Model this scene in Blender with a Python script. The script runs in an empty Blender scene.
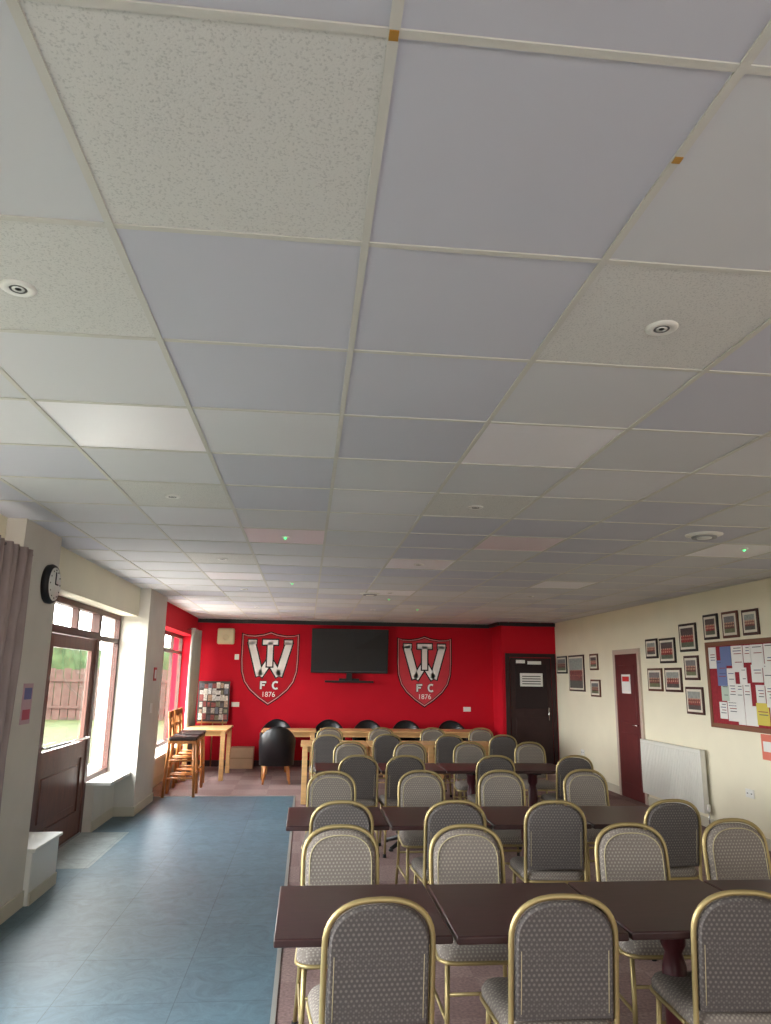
import bpy, bmesh, math, random
from mathutils import Vector, Matrix
random.seed(7)
COL=bpy.context.scene.collection
CZ=2.675   # ceiling height
H=1.64     # eye height
# ------------------------------------------------------------------ materials
def srgb(r,g,b):
    def f(c):
        c/=255.
        return c/12.92 if c<=.04045 else ((c+.055)/1.055)**2.4
    return (f(r),f(g),f(b),1)
MATS={}
def mat(name,c,rough=.6,metal=0,noise=0,nscale=8,bump=0,bscale=60,spec=.5,emit=None,estr=0,stretch=None,c2=None):
    if name in MATS: return MATS[name]
    m=bpy.data.materials.new(name);m.use_nodes=True;nt=m.node_tree;b=nt.nodes['Principled BSDF']
    col=srgb(*c);b.inputs['Base Color'].default_value=col
    b.inputs['Roughness'].default_value=rough;b.inputs['Metallic'].default_value=metal
    b.inputs['Specular IOR Level'].default_value=spec
    if emit:
        b.inputs['Emission Color'].default_value=srgb(*emit);b.inputs['Emission Strength'].default_value=estr
    tc=nt.nodes.new('ShaderNodeTexCoord')
    mp=nt.nodes.new('ShaderNodeMapping');nt.links.new(tc.outputs['Object'],mp.inputs[0])
    if stretch: mp.inputs['Scale'].default_value=stretch
    if noise:
        n=nt.nodes.new('ShaderNodeTexNoise');n.inputs['Scale'].default_value=nscale;n.inputs['Detail'].default_value=5
        nt.links.new(mp.outputs[0],n.inputs['Vector'])
        r=nt.nodes.new('ShaderNodeValToRGB');e=r.color_ramp.elements
        e[0].position=.3;e[1].position=.7
        if c2: e[0].color=srgb(*c2);e[1].color=col
        else:
            e[0].color=(col[0]*(1-noise),col[1]*(1-noise),col[2]*(1-noise),1)
            e[1].color=tuple(min(1,v*(1+noise)) for v in col[:3])+(1,)
        nt.links.new(n.outputs[0],r.inputs[0]);nt.links.new(r.outputs[0],b.inputs['Base Color'])
    if bump:
        n2=nt.nodes.new('ShaderNodeTexNoise');n2.inputs['Scale'].default_value=bscale;n2.inputs['Detail'].default_value=3
        nt.links.new(mp.outputs[0],n2.inputs['Vector'])
        bp=nt.nodes.new('ShaderNodeBump');bp.inputs['Strength'].default_value=bump;bp.inputs['Distance'].default_value=.01
        nt.links.new(n2.outputs[0],bp.inputs['Height']);nt.links.new(bp.outputs[0],b.inputs['Normal'])
    MATS[name]=m;return m
def fabric(name,c1,c2,scale=78):
    m=mat(name,c1,.9,spec=.15);nt=m.node_tree;b=nt.nodes['Principled BSDF']
    tc=nt.nodes.new('ShaderNodeTexCoord');mp=nt.nodes.new('ShaderNodeMapping')
    mp.inputs['Rotation'].default_value=(math.radians(45),math.radians(45),math.radians(0))
    v=nt.nodes.new('ShaderNodeTexVoronoi');v.inputs['Scale'].default_value=scale;v.inputs['Randomness'].default_value=.12
    r=nt.nodes.new('ShaderNodeValToRGB');e=r.color_ramp.elements
    e[0].position=.22;e[0].color=srgb(*c2);e[1].position=.5;e[1].color=srgb(*c1)
    nt.links.new(tc.outputs['Object'],mp.inputs[0]);nt.links.new(mp.outputs[0],v.inputs['Vector'])
    nt.links.new(v.outputs['Distance'],r.inputs[0]);nt.links.new(r.outputs[0],b.inputs['Base Color'])
    return m
def glass(name):
    m=bpy.data.materials.new(name);m.use_nodes=True;nt=m.node_tree;nt.nodes.clear()
    o=nt.nodes.new('ShaderNodeOutputMaterial');mx=nt.nodes.new('ShaderNodeMixShader')
    t=nt.nodes.new('ShaderNodeBsdfTransparent');g=nt.nodes.new('ShaderNodeBsdfGlossy');g.inputs['Roughness'].default_value=.02
    t.inputs[0].default_value=(.93,.96,.95,1);mx.inputs[0].default_value=.05
    nt.links.new(t.outputs[0],mx.inputs[1]);nt.links.new(g.outputs[0],mx.inputs[2]);nt.links.new(mx.outputs[0],o.inputs[0])
    return m
GLASS=glass('window_glass')
CREAM=mat('cream_paint',(236,228,204),.75,noise=.03,nscale=2,bump=.08,bscale=40)
WHITEW=mat('offwhite_paint',(214,207,196),.7,noise=.04,nscale=3)
RED=mat('red_paint',(192,22,40),.75,noise=.06,nscale=1.5,bump=.05,spec=.15)
REDB=mat('bright_red_paint',(200,24,42),.75,noise=.04,nscale=1.5,spec=.15)
BLACK=mat('black_trim',(22,20,22),.5)
SKIRT=mat('skirting_paint',(205,198,180),.5)
WOODT=mat('table_top_mahogany',(54,32,32),.3,noise=.3,nscale=5,stretch=(1.5,14,1))
PED=mat('pedestal_oxblood',(78,28,36),.35)
FRB=mat('brown_window_frame',(84,48,38),.5,noise=.2,nscale=8)
DOORB=mat('brown_door',(98,58,44),.45,noise=.25,nscale=5,stretch=(6,6,1))
DOORR=mat('oxblood_door',(96,40,40),.45,noise=.1)
DOORK=mat('dark_brown_door',(52,32,32),.5,noise=.15,spec=.3)
BLONDE=mat('blonde_wood',(220,174,118),.4,noise=.12,nscale=5,stretch=(1,10,6))
PINE=mat('orange_pine',(190,122,66),.4,noise=.18,nscale=5,stretch=(8,8,1))
GOLD=mat('gold_metal',(174,156,110),.45,metal=.7)
FAB=fabric('patterned_fabric',(120,112,106),(156,147,138))
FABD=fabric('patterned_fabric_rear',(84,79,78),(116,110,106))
PIPE=mat('piping',(176,164,130),.6)
RUBBER=mat('rubber',(30,28,28),.8)
LEATH=mat('black_leather',(24,23,26),.35,bump=.1,bscale=80)
IRON=mat('cast_iron',(26,24,25),.5)
WHITE=mat('white_plastic',(232,230,224),.4)
WENAM=mat('white_enamel',(226,224,216),.35)
PAPER=mat('paper_white',(232,230,226),.8)
CARD=mat('cardboard',(190,160,130),.85,noise=.05)
CHROME=mat('chrome',(200,200,200),.2,metal=1)
SCREEN=mat('tv_screen',(8,9,12),.12,spec=.3)
GREENLED=mat('green_led',(60,255,120),.5,emit=(60,255,120),estr=3)
# ------------------------------------------------------------------ mesh builder
class MB:
    def __init__(s): s.bm=bmesh.new();s.mats=[]
    def mi(s,m):
        if m not in s.mats: s.mats.append(m)
        return s.mats.index(m)
    def face(s,pts,m,smooth=False):
        vs=[s.bm.verts.new(p) for p in pts]
        try:
            f=s.bm.faces.new(vs);f.material_index=s.mi(m);f.smooth=smooth
        except Exception: pass
    def box(s,x0,x1,y0,y1,z0,z1,m,bev=0):
        r=bmesh.ops.create_cube(s.bm,size=1,matrix=Matrix.Translation(((x0+x1)/2,(y0+y1)/2,(z0+z1)/2))@Matrix.Diagonal((abs(x1-x0),abs(y1-y0),abs(z1-z0),1)))
        fs=set(f for v in r['verts'] for f in v.link_faces);k=s.mi(m)
        for f in fs:f.material_index=k
        if bev:
            es=list(set(e for v in r['verts'] for e in v.link_edges))
            q=bmesh.ops.bevel(s.bm,geom=es,offset=bev,segments=2,affect='EDGES',profile=.5)
            for f in q['faces']: f.material_index=k;f.smooth=True
    def tube(s,pts,r,m,n=8,caps=True,radii=None):
        pts=[Vector(p) for p in pts];k=s.mi(m);rings=[]
        t0=(pts[1]-pts[0]).normalized();up=Vector((0,0,1)) if abs(t0.z)<.9 else Vector((0,1,0))
        nrm=(up-t0*up.dot(t0)).normalized()
        for i,p in enumerate(pts):
            a=pts[max(i-1,0)];b=pts[min(i+1,len(pts)-1)];t=(b-a).normalized()
            nrm=(nrm-t*nrm.dot(t)).normalized();bi=t.cross(nrm);rr=radii[i] if radii else r
            rings.append([s.bm.verts.new(p+(nrm*math.cos(2*math.pi*j/n)+bi*math.sin(2*math.pi*j/n))*rr) for j in range(n)])
        for a,b in zip(rings,rings[1:]):
            for j in range(n):
                f=s.bm.faces.new((a[j],a[(j+1)%n],b[(j+1)%n],b[j]));f.material_index=k;f.smooth=True
        if caps:
            for q in (rings[0][::-1],rings[-1]):
                f=s.bm.faces.new(q);f.material_index=k
    def lathe(s,prof,c,m,n=24,axis='Z'):
        k=s.mi(m);rings=[]
        for r,h in prof:
            r=max(r,.0005);ring=[]
            for j in range(n):
                a=2*math.pi*j/n
                if axis=='Z': p=(c[0]+r*math.cos(a),c[1]+r*math.sin(a),c[2]+h)
                elif axis=='X': p=(c[0]+h,c[1]+r*math.cos(a),c[2]+r*math.sin(a))
                else: p=(c[0]+r*math.cos(a),c[1]+h,c[2]+r*math.sin(a))
                ring.append(s.bm.verts.new(p))
            rings.append(ring)
        for a,b in zip(rings,rings[1:]):
            for j in range(n):
                f=s.bm.faces.new((a[j],a[(j+1)%n],b[(j+1)%n],b[j]));f.material_index=k;f.smooth=True
        for q in (rings[0],rings[-1]):
            f=s.bm.faces.new(q);f.material_index=k
    def loft(s,rings,m,cap=True,smooth=True,closed=True):
        k=s.mi(m);R=[[s.bm.verts.new(p) for p in r] for r in rings];n=len(R[0])
        for a,b in zip(R,R[1:]):
            for j in range(n if closed else n-1):
                f=s.bm.faces.new((a[j],a[(j+1)%n],b[(j+1)%n],b[j]));f.material_index=k;f.smooth=smooth
        if cap:
            for q in (R[0][::-1],R[-1]):
                f=s.bm.faces.new(q);f.material_index=k;f.smooth=smooth
    def mesh(s,name):
        bmesh.ops.recalc_face_normals(s.bm,faces=s.bm.faces)
        me=bpy.data.meshes.new(name);s.bm.to_mesh(me);s.bm.free()
        for m in s.mats: me.materials.append(m)
        return me
    def obj(s,name,loc=(0,0,0),rot=0,parent=None):
        return place(s.mesh(name),name,loc,rot,parent)
def place(me,name,loc=(0,0,0),rot=0,parent=None):
    o=bpy.data.objects.new(name,me);COL.objects.link(o);o.location=loc;o.rotation_euler=(0,0,rot)
    if parent: o.parent=parent
    return o
XL=-2.3;XR=4.66;YB=-3.5;YF=14.3
# ------------------------------------------------------------------ floor
def floor_mats():
    m=mat('carpet_mauve',(140,116,120),.95,spec=.1,bump=.3,bscale=300);nt=m.node_tree;b=nt.nodes['Principled BSDF']
    tc=nt.nodes.new('ShaderNodeTexCoord')
    n=nt.nodes.new('ShaderNodeTexNoise');n.inputs['Scale'].default_value=60;n.inputs['Detail'].default_value=4
    ch=nt.nodes.new('ShaderNodeTexChecker');ch.inputs['Scale'].default_value=2;ch.inputs[1].default_value=srgb(138,115,112);ch.inputs[2].default_value=srgb(148,126,122)
    mx=nt.nodes.new('ShaderNodeMix');mx.data_type='RGBA';mx.blend_type='OVERLAY';mx.inputs[0].default_value=.6
    nt.links.new(tc.outputs['Object'],n.inputs['Vector']);nt.links.new(tc.outputs['Object'],ch.inputs['Vector'])
    nt.links.new(ch.outputs[0],mx.inputs[6]);nt.links.new(n.outputs[0],mx.inputs[7]);nt.links.new(mx.outputs[2],b.inputs['Base Color'])
    def vinyl(name,c1,c2,c3):
        v=mat(name,c1,.42,bump=.02,bscale=5,spec=.3);nt=v.node_tree;b=nt.nodes['Principled BSDF']
        tc=nt.nodes.new('ShaderNodeTexCoord')
        br=nt.nodes.new('ShaderNodeTexBrick');br.offset=0;br.inputs['Scale'].default_value=1
        br.inputs['Brick Width'].default_value=.61;br.inputs['Row Height'].default_value=.61
        br.inputs['Mortar Size'].default_value=.0025
        br.inputs['Color1'].default_value=srgb(*c1);br.inputs['Color2'].default_value=srgb(*c2);br.inputs['Mortar'].default_value=srgb(*c3)
        n=nt.nodes.new('ShaderNodeTexNoise');n.inputs['Scale'].default_value=6;n.inputs['Detail'].default_value=9;n.inputs['Roughness'].default_value=.75;n.inputs['Distortion'].default_value=1.6
        rr=nt.nodes.new('ShaderNodeValToRGB');rr.color_ramp.elements[0].position=.3;rr.color_ramp.elements[1].position=.7
        rr.color_ramp.elements[0].color=(.24,.24,.24,1);rr.color_ramp.elements[1].color=(.74,.74,.74,1)
        mx=nt.nodes.new('ShaderNodeMix');mx.data_type='RGBA';mx.blend_type='OVERLAY';mx.inputs[0].default_value=.6
        nt.links.new(tc.outputs['Object'],br.inputs['Vector']);nt.links.new(tc.outputs['Object'],n.inputs['Vector']);nt.links.new(n.outputs[0],rr.inputs[0])
        nt.links.new(br.outputs[0],mx.inputs[6]);nt.links.new(rr.outputs[0],mx.inputs[7]);nt.links.new(mx.outputs[2],b.inputs['Base Color'])
        return v
    return m,vinyl('blue_vinyl',(82,109,123),(90,117,130),(64,86,98)),vinyl('sunlit_pale_vinyl',(138,148,150),(146,156,156),(104,116,120))
CARPET,VINYL,VINYL2=floor_mats()
b=MB();b.box(XL-.2,XR+.2,YB-.2,YF+.2,-.12,0,CARPET);b.obj('floor')
b=MB();b.box(XL,-.1,YB,10.85,.0,.004,VINYL)
b.box(XL,-1.8,7.0,8.5,.004,.0055,VINYL2)  # sun patch by the left door, painted as paler vinyl
b.box(-.115,-.09,YB,10.85,.0,.007,mat('edge_strip',(170,170,165),.4,metal=.4))
b.box(XL,-.09,10.84,10.865,.0,.007,MATS['edge_strip']);b.obj('floor_vinyl')
# ------------------------------------------------------------------ ceiling
def tilemat(name,c,speck):
    m=mat(name,c,.7,spec=.3,noise=.015,nscale=1.2)
    nt=m.node_tree;b=nt.nodes['Principled BSDF']
    if speck:
        tc=nt.nodes.new('ShaderNodeTexCoord');n=nt.nodes.new('ShaderNodeTexNoise');n.inputs['Scale'].default_value=190;n.inputs['Detail'].default_value=2
        r=nt.nodes.new('ShaderNodeValToRGB');e=r.color_ramp.elements;cc=srgb(*c)
        e[0].position=.33;e[0].color=tuple(v*.78 for v in cc[:3])+(1,);e[1].position=.46;e[1].color=cc
        nt.links.new(tc.outputs['Object'],n.inputs['Vector']);nt.links.new(n.outputs[0],r.inputs[0]);nt.links.new(r.outputs[0],b.inputs['Base Color'])
        bp=nt.nodes.new('ShaderNodeBump');bp.inputs['Strength'].default_value=.3;bp.inputs['Distance'].default_value=.003
        nt.links.new(n.outputs[0],bp.inputs['Height']);nt.links.new(bp.outputs[0],b.inputs['Normal'])
    return m
TS=tilemat('tile_speckled',(217,215,210),True)
TL=tilemat('tile_lavender',(201,201,210),False)
TG=tilemat('tile_grey',(211,211,213),False)
TG2=tilemat('tile_palegrey',(219,218,220),False)
TW=mat('tile_diffuser',(242,239,242),.35)
TP=mat('tile_diffuser_pink',(236,221,225),.4)
GRID=mat('ceiling_grid_metal',(208,205,197),.6,spec=.2)
T=.609;GX=.106;GY=.998
over={(-1,0):TS,(0,0):TL,(1,0):TG,(-2,0):TG,(-2,1):TS,(-1,1):TL,(0,1):TL,(1,1):TS,(2,1):TL,(-2,2):TG2,(-1,2):TL,(0,2):TL,(1,2):TG,(2,2):TL,
(-2,3):TW,(1,3):TW,(-1,3):TG2,(0,3):TL,(2,3):TG,(-2,5):TS,(1,5):TS,(1,4):TG,(-1,7):TP,(2,7):TP,(5,7):TW,(-2,9):TS,(1,9):TW,(1,11):TG,(-2,7):TG2,(4,11):TW,(-1,-1):TL,(0,-1):TL,(-2,11):TW,(1,13):TW,(4,3):TW,(5,5):TS}
b=MB()
pool=[TL,TL,TG,TG2,TG2,TG]
i0=int((XL-GX)//T);i1=int((XR-GX)//T)+1;j0=int((YB-GY)//T);j1=int((YF-GY)//T)+1
for i in range(i0,i1):
    for j in range(j0,j1):
        xa=max(GX+i*T,XL);xb=min(GX+(i+1)*T,XR);ya=max(GY+j*T,YB);yb=min(GY+(j+1)*T,YF)
        m=over.get((i,j)) or pool[random.randrange(len(pool))]
        dz=random.uniform(0,.002)
        b.box(xa,xb,ya,yb,CZ+.006+dz,CZ+.03,m)
b.box(XL-.2,XR+.2,YB-.2,YF+.2,CZ+.031,CZ+.1,WHITE)
b.obj('ceiling')
b=MB()
for i in range(i0,i1+1):
    x=GX+i*T
    if XL<x<XR: b.box(x-.0095,x+.0095,YB,YF,CZ+.002,CZ+.007,GRID)
for j in range(j0,j1+1):
    y=GY+j*T
    if YB<y<YF: b.box(XL,XR,y-.0085,y+.0085,CZ+.003,CZ+.007,GRID)
b.box(XL,XR,YF-.03,YF,CZ-.002,CZ+.007,GRID);b.box(XR-.025,XR,YB,YF,CZ-.002,CZ+.007,GRID)
MUST=mat('mustard_tape',(176,128,50),.6)
b.box(GX-.008,GX+.008,GY-.008,GY+.012,CZ,CZ+.002,MUST);b.box(GX+T-.008,GX+T+.009,GY+.22,GY+.238,CZ,CZ+.002,MUST)
b.obj('trim_ceiling_grid')
# downlights
def downlight():
    b=MB();b.lathe([(.0,-.002),(.022,-.002),(.025,-.005),(.042,-.006),(.048,-.002),(.049,.008)],(0,0,0),WHITE,28)
    b.lathe([(.0,-.0035),(.017,-.0045),(.0185,-.002)],(0,0,0),mat('lamp_lens',(248,248,244),.2),20)
    b.lathe([(.0205,-.004),(.022,-.0056),(.0235,-.004)],(0,0,0),mat('lamp_shadow_ring',(120,120,120),.5),24)
    return b.mesh('ceiling_downlight')
dl=downlight()
for (u,v) in [(-1.545,1.55),(1.52,1.54),(4.5,1.5),(-1.55,5.54),(1.49,5.52),(-1.5,9.5),(1.5,9.5),(-1.5,13.5),(1.5,13.5),(4.5,13.5),(-1.5,17.5),(1.5,17.5)]:
    place(dl,'ceiling_downlight',(GX+u*T,GY+v*T,CZ+.006))
b=MB();b.lathe([(0,-.012),(.02,-.014),(.03,-.006),(.03,0)],(0,0,0),WHITE,16);b.lathe([(0,-.022),(.009,-.02),(.011,-.012)],(0,0,0),GREENLED,10);g=b.mesh('emergency_indicator_light')
for (u,v) in [(-.5,7.5),(5.5,7.3),(-.5,12.2),(1.6,14.6),(2.6,17)]: place(g,'emergency_indicator_light',(GX+u*T,GY+v*T,CZ+.007))
b=MB();b.lathe([(0,-.03),(.05,-.028),(.055,-.012),(.1,-.012),(.13,-.002),(.13,.004)],(0,0,0),WHITE,28)
b.lathe([(.06,-.02),(.085,-.026),(.09,-.014)],(0,0,0),mat('vent_grey',(150,150,150),.5),28);v=b.mesh('ceiling_air_vent')
place(v,'ceiling_air_vent',(GX+4.5*T,GY+6.5*T,CZ+.004));place(v,'ceiling_air_vent',(GX+1.1*T,GY+13.7*T,CZ+.004))
# ------------------------------------------------------------------ walls
LH=2.33 # lintel underside
b=MB()
b.box(-2.5,-2.1,YB,10.5,LH,CZ+.03,CREAM)
b.box(-2.5,-2.08,10.5,YF,LH,CZ+.03,RED)
b.box(-2.5,-1.97,5.2,5.95,0,CZ+.03,WHITEW)
b.box(-2.5,XL,5.95,6.85,0,LH,WHITEW)
b.box(-2.5,XL+.1,8.5,9.4,0,.47,WHITEW)
b.box(-2.5,-1.97,9.4,10.5,0,CZ+.03,WHITEW)
b.box(-2.5,XL+.1,10.5,14.05,0,.47,WHITEW)
b.box(-2.5,-2.1,14.05,YF,0,LH,RED)
b.box(-2.5,XL+.1,YB,5.2,0,.75,WHITEW)
b.box(-2.5,XL,YB,.4,.75,LH,WHITEW)
b.obj('wall_left')
b=MB();b.box(XR,XR+.15,YB,YF,0,CZ+.03,CREAM);b.obj('wall_right')
b=MB();b.box(-2.5,XR+.15,YF,YF+.15,0,CZ+.03,RED);b.obj('wall_front')
b=MB();b.box(3.62,XR,13.6,YF,0,CZ+.02,REDB);b.box(3.55,3.62,13.6,YF,CZ-.06,CZ,BLACK);b.obj('wall_front_boxing')
b=MB();b.box(-2.5,XR+.15,YB-.15,YB,0,CZ+.03,CREAM);b.obj('wall_rear')
b=MB();b.box(-2.1,3.56,YF-.03,YF,CZ-.075,CZ,BLACK);b.box(3.59,XR-.001,13.57,13.6,CZ-.07,CZ,BLACK);b.obj('trim_black_fascia')
b=MB()
b.box(-1.97,-1.955,5.2,5.95,0,.11,SKIRT,.003);b.box(-2.3,-1.955,5.188,5.2,0,.11,SKIRT,.003)
b.box(-1.97,-1.955,9.4,10.5,0,.11,SKIRT,.003);b.box(-2.2,-1.955,9.388,9.4,0,.11,SKIRT,.003)
b.box(-2.2,-2.188,8.5,9.388,0,.11,SKIRT,.003);b.box(-2.2,-2.188,10.5,14.05,0,.11,SKIRT,.003);b.obj('baseboard_left')
b=MB();b.box(XR-.016,XR,YB,10.02,0,.11,SKIRT,.003);b.box(XR-.016,XR,10.92,13.6,0,.11,SKIRT,.003);b.obj('baseboard_right')
b=MB();b.box(-2.1,3.62,YF-.016,YF,0,.11,mat('dark_skirting',(60,28,30),.5),.003);b.obj('baseboard_front')
# ---- windows (left wall)
def window(name,y0,y1,z0,z1,bars,transom,x=XL,sill=True):
    b=MB();w=.055
    b.box(x-.06,x,y0,y1,z0,z0+w,FRB);b.box(x-.06,x,y0,y1,z1-w,z1,FRB)
    b.box(x-.06,x,y0,y0+w,z0+w,z1-w,FRB);b.box(x-.06,x,y1-w,y1,z0+w,z1-w,FRB)
    if transom: b.box(x-.055,x-.002,y0+w,y1-w,transom-w/2,transom+w/2,FRB)
    for yy in bars:
        b.box(x-.055,x-.002,yy-w/2,yy+w/2,z0+w,z1-w,FRB)
    b.box(x-.033,x-.028,y0+w,y1-w,z0+w,z1-w,GLASS)
    if sill: b.box(x,x+.27,y0,y1,z0-.035,z0,WENAM,.006)
    return b.obj(name)
window('window_1',8.5,9.4,.5,LH,[],2.02)
window('window_2',10.5,14.05,.5,LH,[11.4,12.3,13.15],2.02)
window('window_3',.4,5.2,.78,LH,[1.6,2.8,4.0],2.02)
# ---- door left
b=MB();x=XL
b.box(x-.08,x+.01,6.85,6.93,0,LH,FRB);b.box(x-.08,x+.01,8.42,8.5,0,LH,FRB);b.box(x-.08,x+.01,6.93,8.42,LH-.06,LH,FRB)
b.box(x-.08,x+.01,6.93,8.42,2.0,2.07,FRB);b.box(x-.06,x,7.66,7.72,2.07,LH-.06,FRB);b.box(x-.04,x-.035,6.93,8.42,2.07,LH-.06,GLASS)
y0,y1=6.94,8.41
b.box(x-.05,x-.005,y0,y0+.12,.03,1.99,DOORB,.004);b.box(x-.05,x-.005,y1-.12,y1,.03,1.99,DOORB,.004)
b.box(x-.05,x-.005,y0+.12,y1-.12,1.87,1.99,DOORB);b.box(x-.05,x-.005,y0+.12,y1-.12,.03,.25,DOORB);b.box(x-.05,x-.005,y0+.12,y1-.12,.78,.94,DOORB)
b.box(x-.04,x-.02,y0+.12,y1-.12,.25,.78,DOORB);b.box(x-.045,x-.008,y0+.2,y1-.2,.32,.71,DOORB,.012)
b.box(x-.03,x-.026,y0+.12,y1-.12,.94,1.87,GLASS)
b.tube([(x+.045,y0+.1,.98),(x+.045,y1-.1,.98)],.012,CHROME);b.tube([(x-.005,y0+.1,.98),(x+.045,y0+.1,.98)],.01,CHROME);b.tube([(x-.005,y1-.1,.98),(x+.045,y1-.1,.98)],.01,CHROME)
b.box(x-.08,x+.02,6.93,8.42,0,.03,CHROME);b.obj('door_1')
# ---- door right wall
b=MB();x=XR
for a,c in ((10.02,10.09),(10.85,10.92)): b.box(x-.03,x,a,c,0,2.08,mat('door_white_frame',(196,176,162),.5),.004)
b.box(x-.03,x,10.09,10.85,2.01,2.08,MATS['door_white_frame'],.004)
b.box(x-.022,x,10.09,10.85,.005,2.01,DOORR)
for z0,z1 in ((.2,.9),(1.05,1.85)): b.box(x-.028,x-.02,10.2,10.74,z0,z1,DOORR,.004)
b.box(x-.036,x-.027,10.33,10.62,1.45,1.72,PAPER);b.box(x-.0375,x-.036,10.36,10.59,1.62,1.69,mat('ink_red',(200,40,40),.7))
b.tube([(x-.03,10.15,1.02),(x-.06,10.15,1.02),(x-.06,10.27,1.02)],.009,CHROME);b.obj('door_2')
# ---- door front
b=MB();y=13.6
b.box(3.68,3.76,y-.03,y,0,2.1,DOORK,.004);b.box(4.56,4.64,y-.03,y,0,2.1,DOORK,.004);b.box(3.76,4.56,y-.03,y,2.03,2.1,DOORK)
b.box(3.77,4.55,y-.022,y,.01,2.02,DOORK)
b.box(3.86,4.46,y-.03,y-.02,.15,.95,DOORK,.006);b.box(3.86,4.46,y-.03,y-.02,1.1,1.9,mat('door_panel_dark',(40,26,28),.5,spec=.3),.006)
b.box(3.95,4.38,y-.036,y-.03,1.5,1.74,PAPER);b.box(3.88,4.05,y-.036,y-.03,1.92,1.98,PAPER);b.box(4.1,4.36,y-.036,y-.03,1.9,1.96,PAPER)
for k in range(4): b.box(3.99,4.34,y-.0375,y-.036,1.54+k*.045,1.555+k*.045,IRON)
b.tube([(4.47,y-.02,1.12),(4.47,y-.06,1.12),(4.47,y-.06,.9),(4.47,y-.02,.9)],.012,CHROME);b.obj('door_3')
# pipe boxing near door
b=MB();b.box(XL,-1.93,5.95,6.55,0,.36,WENAM,.008);b.box(XL,-1.91,5.95,6.57,.36,.385,WENAM,.006);b.box(-1.929,-1.918,5.955,6.54,0,.09,SKIRT);b.obj('pipe_boxing_cabinet')
# ------------------------------------------------------------------ exterior
GRASS=mat('lawn_grass',(50,54,30),.95,noise=.25,nscale=1.5,spec=.1)
b=MB();b.box(-60,-2.52,-30,80,-.3,-.12,GRASS);b.obj('lawn')
b=MB();b.box(-5.2,-2.52,6,15,-.119,-.05,mat('bounce_slab_pale',(208,203,196),.9,noise=.06));b.obj('added_bounce_slab')  # pale slab added outside to bounce daylight up to the ceiling
FENC=mat('fence_timber',(64,50,44),.9,noise=.25,nscale=4,spec=.1)
b=MB()
for k in range(90): b.box(-30+k*.3,-30+k*.3+.27,30,30.03,-.119,1.75+.05*(k%2),FENC)
b.box(-30,-3.1,29.95,30,.3,.4,FENC);b.box(-30,-3.1,29.95,30,1.3,1.4,FENC);b.obj('timber_fence')
HEDGE=mat('hedge_leaves',(40,50,30),.95,noise=.5,nscale=2,spec=.1)
b=MB()
for k in range(46):
    cx=-34+k*.7;rx=random.uniform(.7,1.1);hz=random.uniform(2.5,3.4)
    b.lathe([(.35*rx,0),(rx,.5),(rx*1.05,hz*.5),(rx*.8,hz*.8),(rx*.35,hz)],(cx,33+random.uniform(-.5,.5),-.12),HEDGE,9)
b.obj('boundary_hedge')
# ------------------------------------------------------------------ curtains
def curtain(name,x,y0,y1,z0,z1,m,amp=.035,folds=7):
    b=MB();k=b.mi(m);N=folds*10
    prev=None
    for i in range(N+1):
        t=i/N;yy=y0+(y1-y0)*t;xx=x+amp*math.sin(t*folds*2*math.pi)+.01*math.sin(t*17)
        col=[b.bm.verts.new((xx+(.012*math.sin(z*3+t*9)),yy,z)) for z in (z0,z0+(z1-z0)*.33,z0+(z1-z0)*.66,z1)]
        if prev:
            for a in range(3):
                f=b.bm.faces.new((prev[a],col[a],col[a+1],prev[a+1]));f.material_index=k;f.smooth=True
        prev=col
    b.tube([(x,y0-.15,z1-.02),(x,y1+.03,z1-.02)],.012,CHROME)
    b.box(x-.15,x,y0+.1,y0+.12,z1-.03,z1-.01,CHROME)
    o=b.obj(name);s=o.modifiers.new('thick','SOLIDIFY');s.thickness=.006;return o
curtain('window_curtain',-1.90,4.4,5.14,.45,2.44,mat('curtain_mauve',(164,146,144),.85,noise=.1,nscale=5))
curtain('window_curtain',-1.99,13.0,14.0,.3,2.42,mat('curtain_greygreen',(176,176,166),.85),folds=7)
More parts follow.
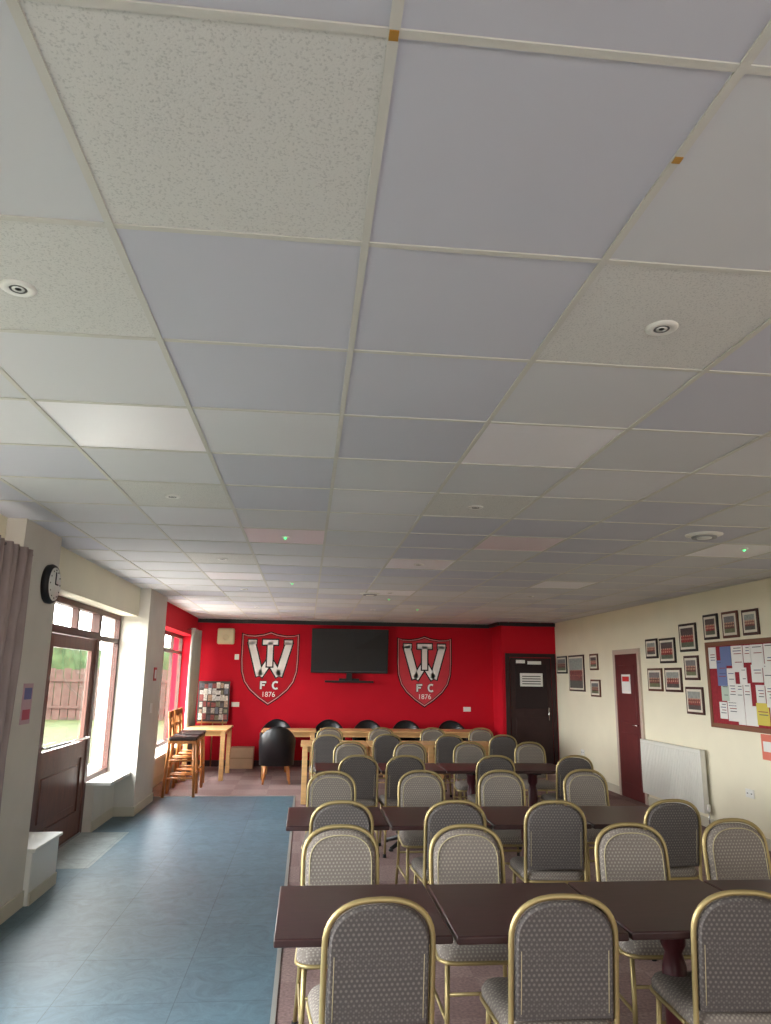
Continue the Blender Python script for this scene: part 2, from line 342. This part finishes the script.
# ------------------------------------------------------------------ chair
def build_chair():
    b=MB();zs=.46
    by=lambda z:-.195-.12*(z-.45) if z>.45 else -.195-.18*(.45-z)*.9
    hw=.185
    def arch(hw,zb,zt,sh,n=10):
        P=[(-hw,zb),(-hw,zb+(zt-sh-zb)*.5)]
        for k in range(n*2+1):
            a=math.pi-math.pi*k/(2*n)
            ca,sa=math.cos(a),math.sin(a)
            P.append((hw*math.copysign(abs(ca)**.8,ca),zt-sh+sh*abs(sa)**.8))
        P+=[(hw,zb+(zt-sh-zb)*.5),(hw,zb)]
        return P
    # frame
    fp=arch(hw,.44,.9,.15)
    pts=[(-hw-.012,by(0.012),.012),(-hw,by(.25),.25)]+[(p,by(q),q) for p,q in fp]+[(hw,by(.25),.25),(hw+.012,by(.012),.012)]
    b.tube(pts,.0105,GOLD,8)
    # back panel pillow
    rings=[]
    base=arch(hw-.013,.50,.885,.138)
    cx,cz=0,.68
    for sc,dy in [(.86,.030),(.95,.027),(.99,.016),(1,.0),(.99,-.012),(.95,-.018)]:
        rings.append([((p-cx)*sc,by(q)+dy,cz+(q-cz)*sc) for p,q in base])
    b.loft(rings[:4],FAB,cap=False);b.loft(rings[3:],FABD,cap=False)
    b.face(rings[0],FAB);b.face(rings[-1],FABD)
    pp=arch(hw-.032,.525,.864,.125)
    b.tube([(p,by(q)+.0295,q) for p,q in pp],.003,PIPE,5);b.tube([(p,by(q)-.0165,q) for p,q in pp],.0022,PIPE,5)
    # seat
    def sq(hx0,hx1,y0,y1,z,r=.07):
        P=[]
        cs=[(-hx0,y0,180),(hx0,y0,270),(hx1,y1,0),(-hx1,y1,90)]
        for (cx_,cy_,a0) in cs:
            sx=1 if cx_>0 else -1;sy=1 if cy_>0 else -1
            for k in range(6):
                a=math.radians(a0+k*18);P.append((cx_-sx*r+r*math.cos(a),cy_-sy*r+r*math.sin(a),z))
        return P
    b.loft([sq(.185,.205,-.19,.215,.425),sq(.195,.215,-.2,.225,.44),sq(.195,.215,-.2,.225,.462),sq(.185,.205,-.19,.215,.482),sq(.15,.165,-.15,.17,.494)],FAB)
    b.tube([*sq(.195,.215,-.2,.225,.43),sq(.195,.215,-.2,.225,.43)[0]],.009,GOLD,6)
    for s in (-1,1):
        b.tube([(s*.18,.185,.43),(s*.185,.2,.22),(s*.195,.215,.012)],.0115,GOLD,8)
        b.tube([(s*.188,.202,.20),(s*.186,by(.2),.20)],.008,GOLD,6)
        b.tube([(s*hw,by(.43),.43),(s*.19,-.15,.43)],.01,GOLD,6)
        b.tube([(s*.195,.215,0),(s*.195,.215,.03)],.015,RUBBER,8);b.tube([(s*(hw+.012),by(.012),0),(s*(hw+.012),by(.03),.03)],.015,RUBBER,8)
    b.tube([(-.186,by(.3),.30),(.186,by(.3),.30)],.008,GOLD,6);b.tube([(-.184,.195,.30),(.184,.195,.30)],.008,GOLD,6)
    return b.mesh('banquet_chair')
chair=build_chair()
B=[(.27,2.70,2),(.93,2.70,-2),(1.62,2.71,-6), (.24,4.68,1),(.94,4.69,0),(1.58,4.66,-5),(2.32,4.69,3),
   (.52,7.32,2),(.98,7.30,0),(1.88,7.32,-3),(2.66,7.33,2),(.30,9.8,0),(1.08,9.95,3),(1.92,9.9,-2),(2.64,9.93,0)]
Fc=[(.21,3.95,2),(.84,3.94,0),(1.70,3.95,-3),(2.36,4.05,4),(.23,6.1,0),(.96,6.16,2),(1.6,6.17,-3),(2.35,6.23,2),
   (.54,8.8,2),(1.23,8.82,0),(1.92,8.8,-2),(2.68,8.85,3),(.37,11.15,0),(1.14,11.2,2),(1.9,11.22,-2),(2.65,11.25,1)]
for x,y,a in B: place(chair,'banquet_chair',(x,y+.25,0),math.radians(a))
for x,y,a in Fc: place(chair,'banquet_chair',(x,y-.25,0),math.radians(180+a))
# ------------------------------------------------------------------ pub table
def build_pub():
    b=MB();b.box(-.315,.315,-.335,.335,.722,.75,WOODT,.006)
    b.box(-.2,.2,-.03,.03,.695,.722,IRON);b.box(-.03,.03,-.2,.2,.695,.722,IRON)
    b.lathe([(.028,.04),(.036,.08),(.05,.12),(.052,.2),(.036,.24),(.046,.3),(.048,.52),(.034,.57),(.05,.6),(.05,.66),(.075,.695)],(0,0,0),PED,18)
    for k in range(4):
        a=math.pi/4+k*math.pi/2;c,s=math.cos(a),math.sin(a)
        b.tube([(c*.03,s*.03,.09),(c*.12,s*.12,.075),(c*.22,s*.22,.04),(c*.29,s*.29,.022)],.02,IRON,8,radii=[.03,.026,.02,.016])
        b.lathe([(.02,0),(.024,.012),(.016,.022)],(c*.29,s*.29,0),IRON,10)
    return b.mesh('pub_table')
pub=build_pub()
for x0,y in ((-.08,3.135),(-.09,5.09),(.12,7.75)):
    for k in range(4): place(pub,'pub_table',(x0+.315+k*.642,y+random.uniform(-.008,.008),0),0)
# blonde tables
def build_blonde(w,d,h=.75):
    b=MB();b.box(-w/2,w/2,-d/2,d/2,h-.028,h,BLONDE,.005)
    b.box(-w/2+.06,w/2-.06,-d/2+.06,-d/2+.085,h-.1,h-.028,BLONDE);b.box(-w/2+.06,w/2-.06,d/2-.085,d/2-.06,h-.1,h-.028,BLONDE)
    b.box(-w/2+.06,-w/2+.085,-d/2+.085,d/2-.085,h-.1,h-.028,BLONDE);b.box(w/2-.085,w/2-.06,-d/2+.085,d/2-.085,h-.1,h-.028,BLONDE)
    for sx in (-1,1):
        for sy in (-1,1):
            cx=sx*(w/2-.06);cy=sy*(d/2-.06);b.box(cx-.035,cx+.035,cy-.035,cy+.035,0,h-.028,BLONDE,.005)
    return b.mesh('blonde_wood_table')
bt=build_blonde(.9,.68)
for k in range(3): place(bt,'blonde_wood_table',(.41+k*.91,10.5,0))
for x in (-.25,.72): place(bt,'blonde_wood_table',(x,12.95,0))
for x in (1.75,2.7): place(bt,'blonde_wood_table',(x,12.95,0))
place(build_blonde(.7,1.1,.78),'side_table',(-1.58,12.9,0))
# ------------------------------------------------------------------ tub chair
def build_tub():
    b=MB();N=22;rings=[]
    for i in range(N+1):
        a=math.radians(-205+230*i/N);c,s=math.cos(a),math.sin(a)   # open to +Y
        back=max(0,-s);zt=.66+.2*back**1.2
        ro=.29;ri=.225;z0=.27
        P=[]
        for r,z in [(ri,z0),(ri+.005,zt-.03),(ri+.02,zt-.005),((ro+ri)/2,zt+.005),(ro-.012,zt-.01),(ro,zt-.035),(ro-.02,z0)]:
            P.append((r*c,r*s,z))
        rings.append(P)
    b.loft(rings,LEATH)
    b.lathe([(.0,.27),(.27,.27),(.275,.3),(.25,.32)],(0,0.02,0),LEATH,26)
    b.lathe([(.0,.32),(.215,.32),(.23,.36),(.225,.42),(.2,.445),(.1,.455),(0.001,.457)],(0,.03,0),LEATH,26)
    for sx in (-1,1):
        for sy in (-1,1): b.tube([(sx*.17,sy*.17,.28),(sx*.205,sy*.205,0)],.02,PINE,8,radii=[.024,.016])
    return b.mesh('tub_chair')
tub=build_tub()
place(tub,'tub_chair',(-.42,12.2,0),math.radians(4))
for x,a in ((-.5,178),(.45,182),(1.15,180),(1.85,178),(2.7,181)): place(tub,'tub_chair',(x,13.68,0),math.radians(a))
# ------------------------------------------------------------------ bar chair
def build_bar():
    b=MB();zs=.74
    for sx in (-1,1):
        b.tube([(sx*.19,.2,0),(sx*.165,.16,zs)],.02,PINE,6)
        b.tube([(sx*.19,-.21,0),(sx*.165,-.17,zs),(sx*.165,-.2,1.12)],.02,PINE,6)
        b.tube([(sx*.183,.19,.25),(sx*.183,-.2,.25)],.013,PINE,6);b.tube([(sx*.177,.18,.48),(sx*.177,-.19,.48)],.013,PINE,6)
    b.tube([(-.185,.19,.3),(.185,.19,.3)],.015,PINE,6);b.tube([(-.183,-.2,.36),(.183,-.2,.36)],.013,PINE,6)
    b.box(-.19,.19,-.19,.19,zs-.04,zs,PINE,.006);b.box(-.195,.195,-.18,.2,zs,zs+.05,mat('dark_brown_vinyl',(46,30,28),.45),.018)
    b.box(-.18,.18,-.215,-.185,1.04,1.13,PINE,.008);b.box(-.165,.165,-.2,-.18,.9,.94,PINE,.004)
    for k in range(4): b.box(-.11+k*.065,-.085+k*.065,-.2,-.185,.79,1.05,PINE)
    return b.mesh('bar_stool')
bar=build_bar()
for x,y,a in ((-1.68,10.95,-88),(-1.7,11.5,-92),(-1.72,12.0,-86)): place(bar,'bar_stool',(x,y,0),math.radians(a))
# ------------------------------------------------------------------ TV (tilted down a little on its bracket)
b=MB()
def tvbox(x0,x1,y0,y1,z0,z1,m,bev=0):
    n0=len(b.bm.verts);b.box(x0,x1,y0,y1,z0,z1,m,bev);b.bm.verts.ensure_lookup_table()
    vs=b.bm.verts[n0:]
    bmesh.ops.rotate(b.bm,cent=(0,YF-.08,1.7),matrix=Matrix.Rotation(math.radians(5),3,'X'),verts=vs)
tvbox(.08,1.54,YF-.13,YF-.09,1.7,2.53,BLACK,.006);tvbox(.095,1.525,YF-.133,YF-.129,1.725,2.515,SCREEN)
b.box(.5,1.1,YF-.10,YF,1.9,2.2,IRON);b.box(.76,.86,YF-.16,YF-.05,1.55,1.7,BLACK,.006);b.box(.35,1.27,YF-.18,YF-.1,1.52,1.56,BLACK,.008);b.box(.62,1.0,YF-.12,YF,1.56,1.6,BLACK)
b.obj('wall_television')
# ------------------------------------------------------------------ shields
def shield(name,cx,z0,w,h,fill,line,inner):
    b=MB()
    def outl(s):
        top=[(-.5,.975),(-.42,.955),(-.28,.95),(-.12,.968),(0,1.0),(.12,.968),(.28,.95),(.42,.955),(.5,.975)]
        side=[(.5,.975),(.5,.62),(.485,.45),(.43,.31),(.33,.2),(.17,.09),(0,0)]
        P=top+side[1:]+[(-x,y) for x,y in side[-2:0:-1]]
        return [(x*w*s,(y-.55)*h*s+.55*h) for x,y in P]
    def plate(s,y,m,t=.004):
        o=outl(s);rr=[[(p[0],y,p[1]) for p in o],[(p[0],y-t,p[1]) for p in o]];b.loft(rr,m,smooth=False)
    plate(1,0,line);plate(.965,-.002,inner);plate(.935,-.004,line);plate(.915,-.006,fill)
    def stroke(p,q,wd,y,m):
        p=Vector(p);q=Vector(q);d=(q-p).normalized();n=Vector((-d.y,d.x))*wd/2
        A=[p+n,q+n,q-n,p-n];b.loft([[(v.x,y,v.y) for v in A],[(v.x,y-.003,v.y) for v in A]],m,smooth=False)
    WHT=mat('crest_white',(240,236,232),.6);BLK=mat('crest_black',(24,16,18),.6)
    a=w*.325;zt=h*.85;zb=h*.40;m_=h*.60;W=.125
    segs=[((-a,zt),(-a*.5,zb),W),((-a*.5,zb),(-.0,m_),W*.9),((0,m_),(a*.5,zb),W*.9),((a*.5,zb),(a,zt),W),
          ((-a*1.16,zt),(-a*.74,zt),.08),((a*1.16,zt),(a*.74,zt),.08)]
    tseg=[((-a*.4,zt),(a*.4,zt),.09),((0,zt),(0,zb+.17),.1)]
    for (p,q,wd) in segs:
        p2=Vector(p);q2=Vector(q);d=(q2-p2).normalized()*.02;stroke(p2-d,q2+d,wd+.05,-.010,BLK)
    for (p,q,wd) in segs: stroke(p,q,wd,-.013,WHT)
    for (p,q,wd) in tseg:
        p2=Vector(p);q2=Vector(q);d=(q2-p2).normalized()*.024;stroke(p2-d,q2+d,wd+.05,-.016,BLK)
    for (p,q,wd) in tseg: stroke(p,q,wd,-.019,WHT)
    s=.034;z=h*.22;x=-w*.13;hh=h*.105
    for m,e,y in ((BLK,.018,-.010),(WHT,0,-.013)):
        stroke((x,z-e/2),(x,z+hh+e/2),s+e,y,m);stroke((x-e/2,z+hh-s/2),(x+.095+e/2,z+hh-s/2),s+e,y,m);stroke((x,z+hh*.52),(x+.07+e/2,z+hh*.52),s*.9+e,y,m)
        cxx=w*.12;R=hh*.45;pr=None
        for k in range(11):
            t=math.radians(50+26*k);pt=(cxx+R*.85*math.cos(t),z+hh/2+R*math.sin(t))
            if pr: stroke(pr,pt,s+e,y,m)
            pr=pt
    o=b.obj(name,(cx,YF-.001,z0))
    t=bpy.data.curves.new('crest_year','FONT');t.body='1876';t.size=.13;t.align_x='CENTER';t.extrude=.002;t.materials.append(WHT)
    to=bpy.data.objects.new('crest_year',t);COL.objects.link(to);to.parent=o;to.rotation_euler=(math.pi/2,0,0);to.location=(0,-.013,h*.12)
    return o
shield('club_crest_shield',-.70,1.08,1.1,1.38,mat('crest_red',(184,22,38),.7,spec=.2),mat('crest_outline_dark',(60,12,20),.7,spec=.2),mat('crest_pink_line',(214,140,138),.6))
shield('club_crest_shield',2.27,1.07,1.08,1.36,mat('crest_faded_red',(204,62,72),.7,noise=.05,spec=.2),mat('crest_outline_black',(30,12,18),.7,spec=.2),MATS['crest_pink_line'])
# alarm box, sockets
b=MB();b.box(-1.70,-1.38,YF-.09,YF,2.2,2.5,mat('alarm_cream',(226,214,176),.5),.03);b.lathe([(0,-.0),(.05,-.005),(.06,.01)],(-1.54,YF-.095,2.33),MATS['alarm_cream'],16,'Y');b.obj('alarm_sounder_box')
def socket(name,p,axis,w=.146,h=.086):
    b=MB()
    if axis=='Y': b.box(p[0]-w/2,p[0]+w/2,p[1]-.012,p[1],p[2]-h/2,p[2]+h/2,WHITE,.003)
    else:
        b.box(p[0]-.012,p[0],p[1]-w/2,p[1]+w/2,p[2]-h/2,p[2]+h/2,WHITE,.003)
        for s in (-.035,.035): b.box(p[0]-.014,p[0]-.012,p[1]+s-.01,p[1]+s+.01,p[2]-.005,p[2]+.005,IRON)
    b.obj(name)
socket('power_socket',(-1.32,YF,1.97),'Y',.08,.1);socket('power_socket',(-1.3,YF,1.1),'Y');socket('power_socket',(3.1,YF,1.05),'Y')
socket('power_socket',(XR,7.64,.5),'X');socket('power_socket',(XR,12.4,.45),'X')
b=MB();b.box(-1.97,-1.958,9.9,10.0,1.15,1.27,WHITE,.003);b.obj('light_switch')
b=MB();b.box(-1.97,-1.958,9.95,10.1,1.55,1.72,mat('sign_red',(190,50,50),.6),.001);b.box(-1.958,-1.957,9.97,10.08,1.58,1.69,PAPER);b.obj('fire_notice_sign')
# cardboard box
b=MB();b.box(-1.31,-.9,YF-.36,YF-.06,0,.36,CARD,.004);b.box(-1.3,-.91,YF-.362,YF-.36,.17,.19,mat('tape',(160,130,95),.4));b.box(-1.31,-.91,YF-.22,YF-.2,.36,.363,MATS['tape'])
b.obj('cardboard_box')
# collage board on easel
b=MB();y=YF-.16
b.box(-1.97,-1.40,y,y+.02,.8,1.52,mat('collage_frame',(60,50,46),.5),.004)
cols=[(190,180,168),(150,80,74),(110,116,128),(214,208,194),(130,126,100),(84,80,84),(180,150,126),(224,222,216),(200,190,180)]
for i in range(7):
    for j in range(6):
        c=random.choice(cols);m=mat('photo_%d_%d_%d'%c,c,.4,noise=.4,nscale=40);ww=random.uniform(.05,.085);hh=random.uniform(.07,.115)
        xx=-1.945+i*.074+random.uniform(0,.012);zz=.825+j*.113+random.uniform(0,.012)
        b.box(xx,min(xx+ww,-1.42),y-.003-.0005*((i+j)%3),y,zz,min(zz+hh,1.5),m)
for s in (-1,1): b.tube([(-1.685+s*.22,y-.02,0),(-1.685+s*.16,y+.03,1.5)],.012,PINE,6)
b.tube([(-1.685,y+.13,0),(-1.685,y+.04,1.45)],.012,PINE,6);b.box(-1.95,-1.42,y-.03,y+.02,.77,.8,PINE)
b.obj('photo_collage_easel')
# ------------------------------------------------------------------ clock / poster on pier
b=MB();b.lathe([(.145,0),(.15,.03),(.14,.05),(.125,.052)],(-1.97,5.74,2.29),BLACK,32,'X');b.lathe([(0,.047),(.126,.05),(.125,.055),(0,.056)],(-1.97,5.74,2.29),mat('clock_face',(228,226,218),.4),32,'X')
b.box(-1.914,-1.909,5.735,5.745,2.29,2.38,BLACK);b.box(-1.914,-1.909,5.74,5.8,2.285,2.295,BLACK)
for k in range(12):
    a=k*math.pi/6;b.box(-1.914,-1.911,5.74+.105*math.cos(a)-.005,5.74+.105*math.cos(a)+.005,2.29+.105*math.sin(a)-.005,2.29+.105*math.sin(a)+.005,BLACK)
b.obj('wall_clock')
b=MB();b.box(-1.97,-1.964,5.5,5.68,1.28,1.56,mat('poster_pink',(200,164,172),.6));b.box(-1.964,-1.963,5.52,5.66,1.45,1.53,mat('poster_blue',(110,110,160),.6));b.box(-1.964,-1.963,5.52,5.66,1.31,1.38,mat('poster_red',(190,80,100),.6));b.obj('wall_poster')
# ------------------------------------------------------------------ framed photos (Y0,Y1,z0,z1)
pics=[(12.98,13.5,1.74,2.05,0),(12.15,12.88,1.44,2.05,1),(11.54,11.88,1.79,2.05,2),(11.49,11.88,1.37,1.64,2),
(9.47,9.81,1.93,2.19,0),(8.99,9.41,1.86,2.18,0),(9.39,9.80,1.50,1.80,2),(8.88,9.31,1.50,1.80,1),(8.45,8.86,1.99,2.33,0),(8.45,8.79,1.65,1.94,1),(8.40,8.80,1.25,1.57,1),
(7.96,8.27,2.11,2.40,0),(7.56,7.87,2.11,2.40,2),(7.19,7.48,2.12,2.39,1)]
FRM=[mat('frame_black',(34,28,28),.4),mat('frame_darkwood',(66,34,30),.4),mat('frame_brown',(96,56,40),.4)]
MATB=mat('mount_board',(222,216,200),.8)
for n,(y0,y1,z0,z1,k) in enumerate(pics):
    b=MB();x=XR;f=.028;b.box(x-.02,x,y0,y1,z0,z1,FRM[k],.004);b.box(x-.022,x-.02,y0+f,y1-f,z0+f,z1-f,MATB)
    g=.055;yy0,yy1,zz0,zz1=y0+g,y1-g,z0+g,z1-g;hh=zz1-zz0
    sky=[(120,120,120),(150,155,150),(90,80,80)][n%3];team=[(150,60,60),(110,70,66),(130,70,66)][(n+1)%3];gr=[(110,120,90),(90,88,84),(100,108,90)][n%3]
    b.box(x-.0235,x-.022,yy0,yy1,zz0+hh*.6,zz1,mat('ph_s%d%d%d'%sky,sky,.3,noise=.2,nscale=30))
    b.box(x-.0235,x-.022,yy0,yy1,zz0+hh*.25,zz0+hh*.6,mat('ph_t%d%d%d'%team,team,.3,noise=.5,nscale=40))
    b.box(x-.0235,x-.022,yy0,yy1,zz0,zz0+hh*.25,mat('ph_g%d%d%d'%gr,gr,.3,noise=.2,nscale=30))
    SK=mat('ph_skin',(205,165,140),.5);nh=6
    for r in range(2):
        for q in range(nh):
            cy=yy0+(yy1-yy0)*(q+.5)/nh;cz=zz0+hh*(.42+.17*r);b.box(x-.0245,x-.0235,cy-.009,cy+.009,cz-.01,cz+.01,SK)
    b.obj('framed_team_photo')
# noticeboard
b=MB();x=XR;Y0,Y1,Z0,Z1=6.75,8.22,1.16,2.05
b.box(x-.02,x,Y0,Y1,Z0,Z1,mat('board_felt_red',(150,40,50),.9,noise=.15,nscale=30))
WF=mat('board_frame_wood',(130,84,60),.5)
for a in ((Y0-.03,Y1+.03,Z0-.03,Z0+.02),(Y0-.03,Y1+.03,Z1-.02,Z1+.03),(Y0-.03,Y0+.02,Z0,Z1),(Y1-.02,Y1+.03,Z0,Z1)): b.box(x-.032,x,a[0],a[1],a[2],a[3],WF,.004)
pc=[(232,230,226)]*9+[(214,196,90),(186,50,50),(110,124,170),(225,190,180),(190,204,190)]
cnt=0
for r in range(4):
    yy=Y0+.04+.02*(r%2)
    while yy<Y1-.15:
        w=random.choice([.15,.21,.13,.19]);h=random.choice([.18,.22,.24,.28]);zc=Z0+.15+r*.2+random.uniform(-.03,.03)
        if yy+w>Y1-.03: break
        c=random.choice(pc);m=mat('note_%d_%d_%d'%c,c,.8);d=.0012*r+.0004*(cnt%3);b.box(x-.0225-d,x-.0205,yy,yy+w,max(Z0+.03,zc-h/2),min(Z1-.03,zc+h/2),m)
        for k in range(int(h/.045)):
            if random.random()<.75 and zc-h/2>Z0+.02 and zc+h/2<Z1-.02: b.box(x-.0229-d,x-.0224-d,yy+.02,yy+w-.02-random.uniform(0,.04),zc+h/2-.03-k*.03,zc+h/2-.022-k*.03,mat('ink_%d'%(k%3),[(90,90,96),(90,90,130),(150,70,70)][k%3],.8))
        yy+=w+random.uniform(-.01,.025) if random.random()<.85 else w+.09;cnt+=1
b.obj('notice_board')
b=MB();b.box(XR-.004,XR,7.12,7.36,.87,1.12,mat('poster_salmon',(220,120,100),.7));b.box(XR-.005,XR-.004,7.15,7.33,.95,1.05,PAPER);b.obj('wall_poster')
# radiator
b=MB();x=XR;y0,y1,z0,z1=8.42,9.98,.17,.86
b.box(x-.10,x-.085,y0,y1,z0,z1,WENAM,.006);b.box(x-.05,x-.035,y0,y1,z0,z1,WENAM,.006);b.box(x-.1,x-.035,y0,y1,z1-.012,z1,WENAM,.004)
b.box(x-.1,x-.035,y0,y0+.012,z0,z1,WENAM,.003);b.box(x-.1,x-.035,y1-.012,y1,z0,z1,WENAM,.003)
k=y0+.05
while k<y1-.04: b.box(x-.106,x-.099,k-.011,k+.011,z0+.04,z1-.04,WENAM,.003);k+=.042
for yy in (y0+.2,y1-.2): b.box(x-.035,x,yy-.02,yy+.02,z0+.1,z1-.1,WENAM)
b.tube([(x-.06,y0-.03,z0+.04),(x-.06,y0-.03,0)],.009,CHROME);b.tube([(x-.06,y0,z0+.04),(x-.06,y0-.03,z0+.04)],.012,WHITE);b.lathe([(.018,-.03),(.02,.0),(.018,.05)],(x-.06,y0-.03,z0+.05),WHITE,12)
b.obj('panel_radiator')
# ------------------------------------------------------------------ lights
def portal(y0,y1,z0,z1,x=-2.45):
    l=bpy.data.lights.new('window_portal','AREA');l.shape='RECTANGLE';l.size=z1-z0;l.size_y=y1-y0
    o=bpy.data.objects.new('window_portal',l);COL.objects.link(o);o.location=(x,(y0+y1)/2,(z0+z1)/2);o.rotation_euler=(0,-math.pi/2,0);l.cycles.is_portal=True
for a in ((8.5,9.4,.5,LH),(10.5,14.05,.5,LH),(.4,5.2,.78,LH),(6.93,8.42,.9,LH)): portal(*a)
l=bpy.data.lights.new('added_rear_fill','AREA');l.shape='RECTANGLE';l.size=5.5;l.size_y=1.5;l.energy=80;l.color=(1,.98,.96)  # fill light added behind the camera to brighten the room
o=bpy.data.objects.new('added_rear_fill',l);COL.objects.link(o);o.location=(1.2,-3.3,1.2);o.rotation_euler=(math.radians(88),0,0)
w=bpy.data.worlds.new('sky_world');bpy.context.scene.world=w;w.use_nodes=True;nt=w.node_tree;bg=nt.nodes['Background']
tc=nt.nodes.new('ShaderNodeTexCoord');sp=nt.nodes.new('ShaderNodeSeparateXYZ');r=nt.nodes.new('ShaderNodeValToRGB')
e=r.color_ramp.elements;e[0].position=0;e[0].color=(1,.965,.955,1);e[1].position=.6;e[1].color=(.98,.96,1,1)
nt.links.new(tc.outputs['Generated'],sp.inputs[0]);nt.links.new(sp.outputs[2],r.inputs[0]);nt.links.new(r.outputs[0],bg.inputs[0])
bg.inputs[1].default_value=19
# ------------------------------------------------------------------ camera
yaw,pitch,roll,f=.1025,.222,.0135,730.
F=Vector((math.sin(yaw)*math.cos(pitch),math.cos(yaw)*math.cos(pitch),math.sin(pitch)))
R0=Vector((math.cos(yaw),-math.sin(yaw),0));U0=R0.cross(F)
R=R0*math.cos(roll)+U0*math.sin(roll);U=U0*math.cos(roll)-R0*math.sin(roll)
cd=bpy.data.cameras.new('camera');co=bpy.data.objects.new('camera',cd);COL.objects.link(co)
M=Matrix.Identity(4)
for i in range(3): M[i][0]=R[i];M[i][1]=U[i];M[i][2]=-F[i]
M.translation=Vector((0,0,H));co.matrix_world=M
cd.sensor_fit='HORIZONTAL';cd.sensor_width=36;cd.lens=f*36/771;cd.clip_start=.05;cd.clip_end=300
sc=bpy.context.scene;sc.camera=co
sc.view_settings.view_transform='Standard';sc.view_settings.look='None';sc.view_settings.exposure=.4
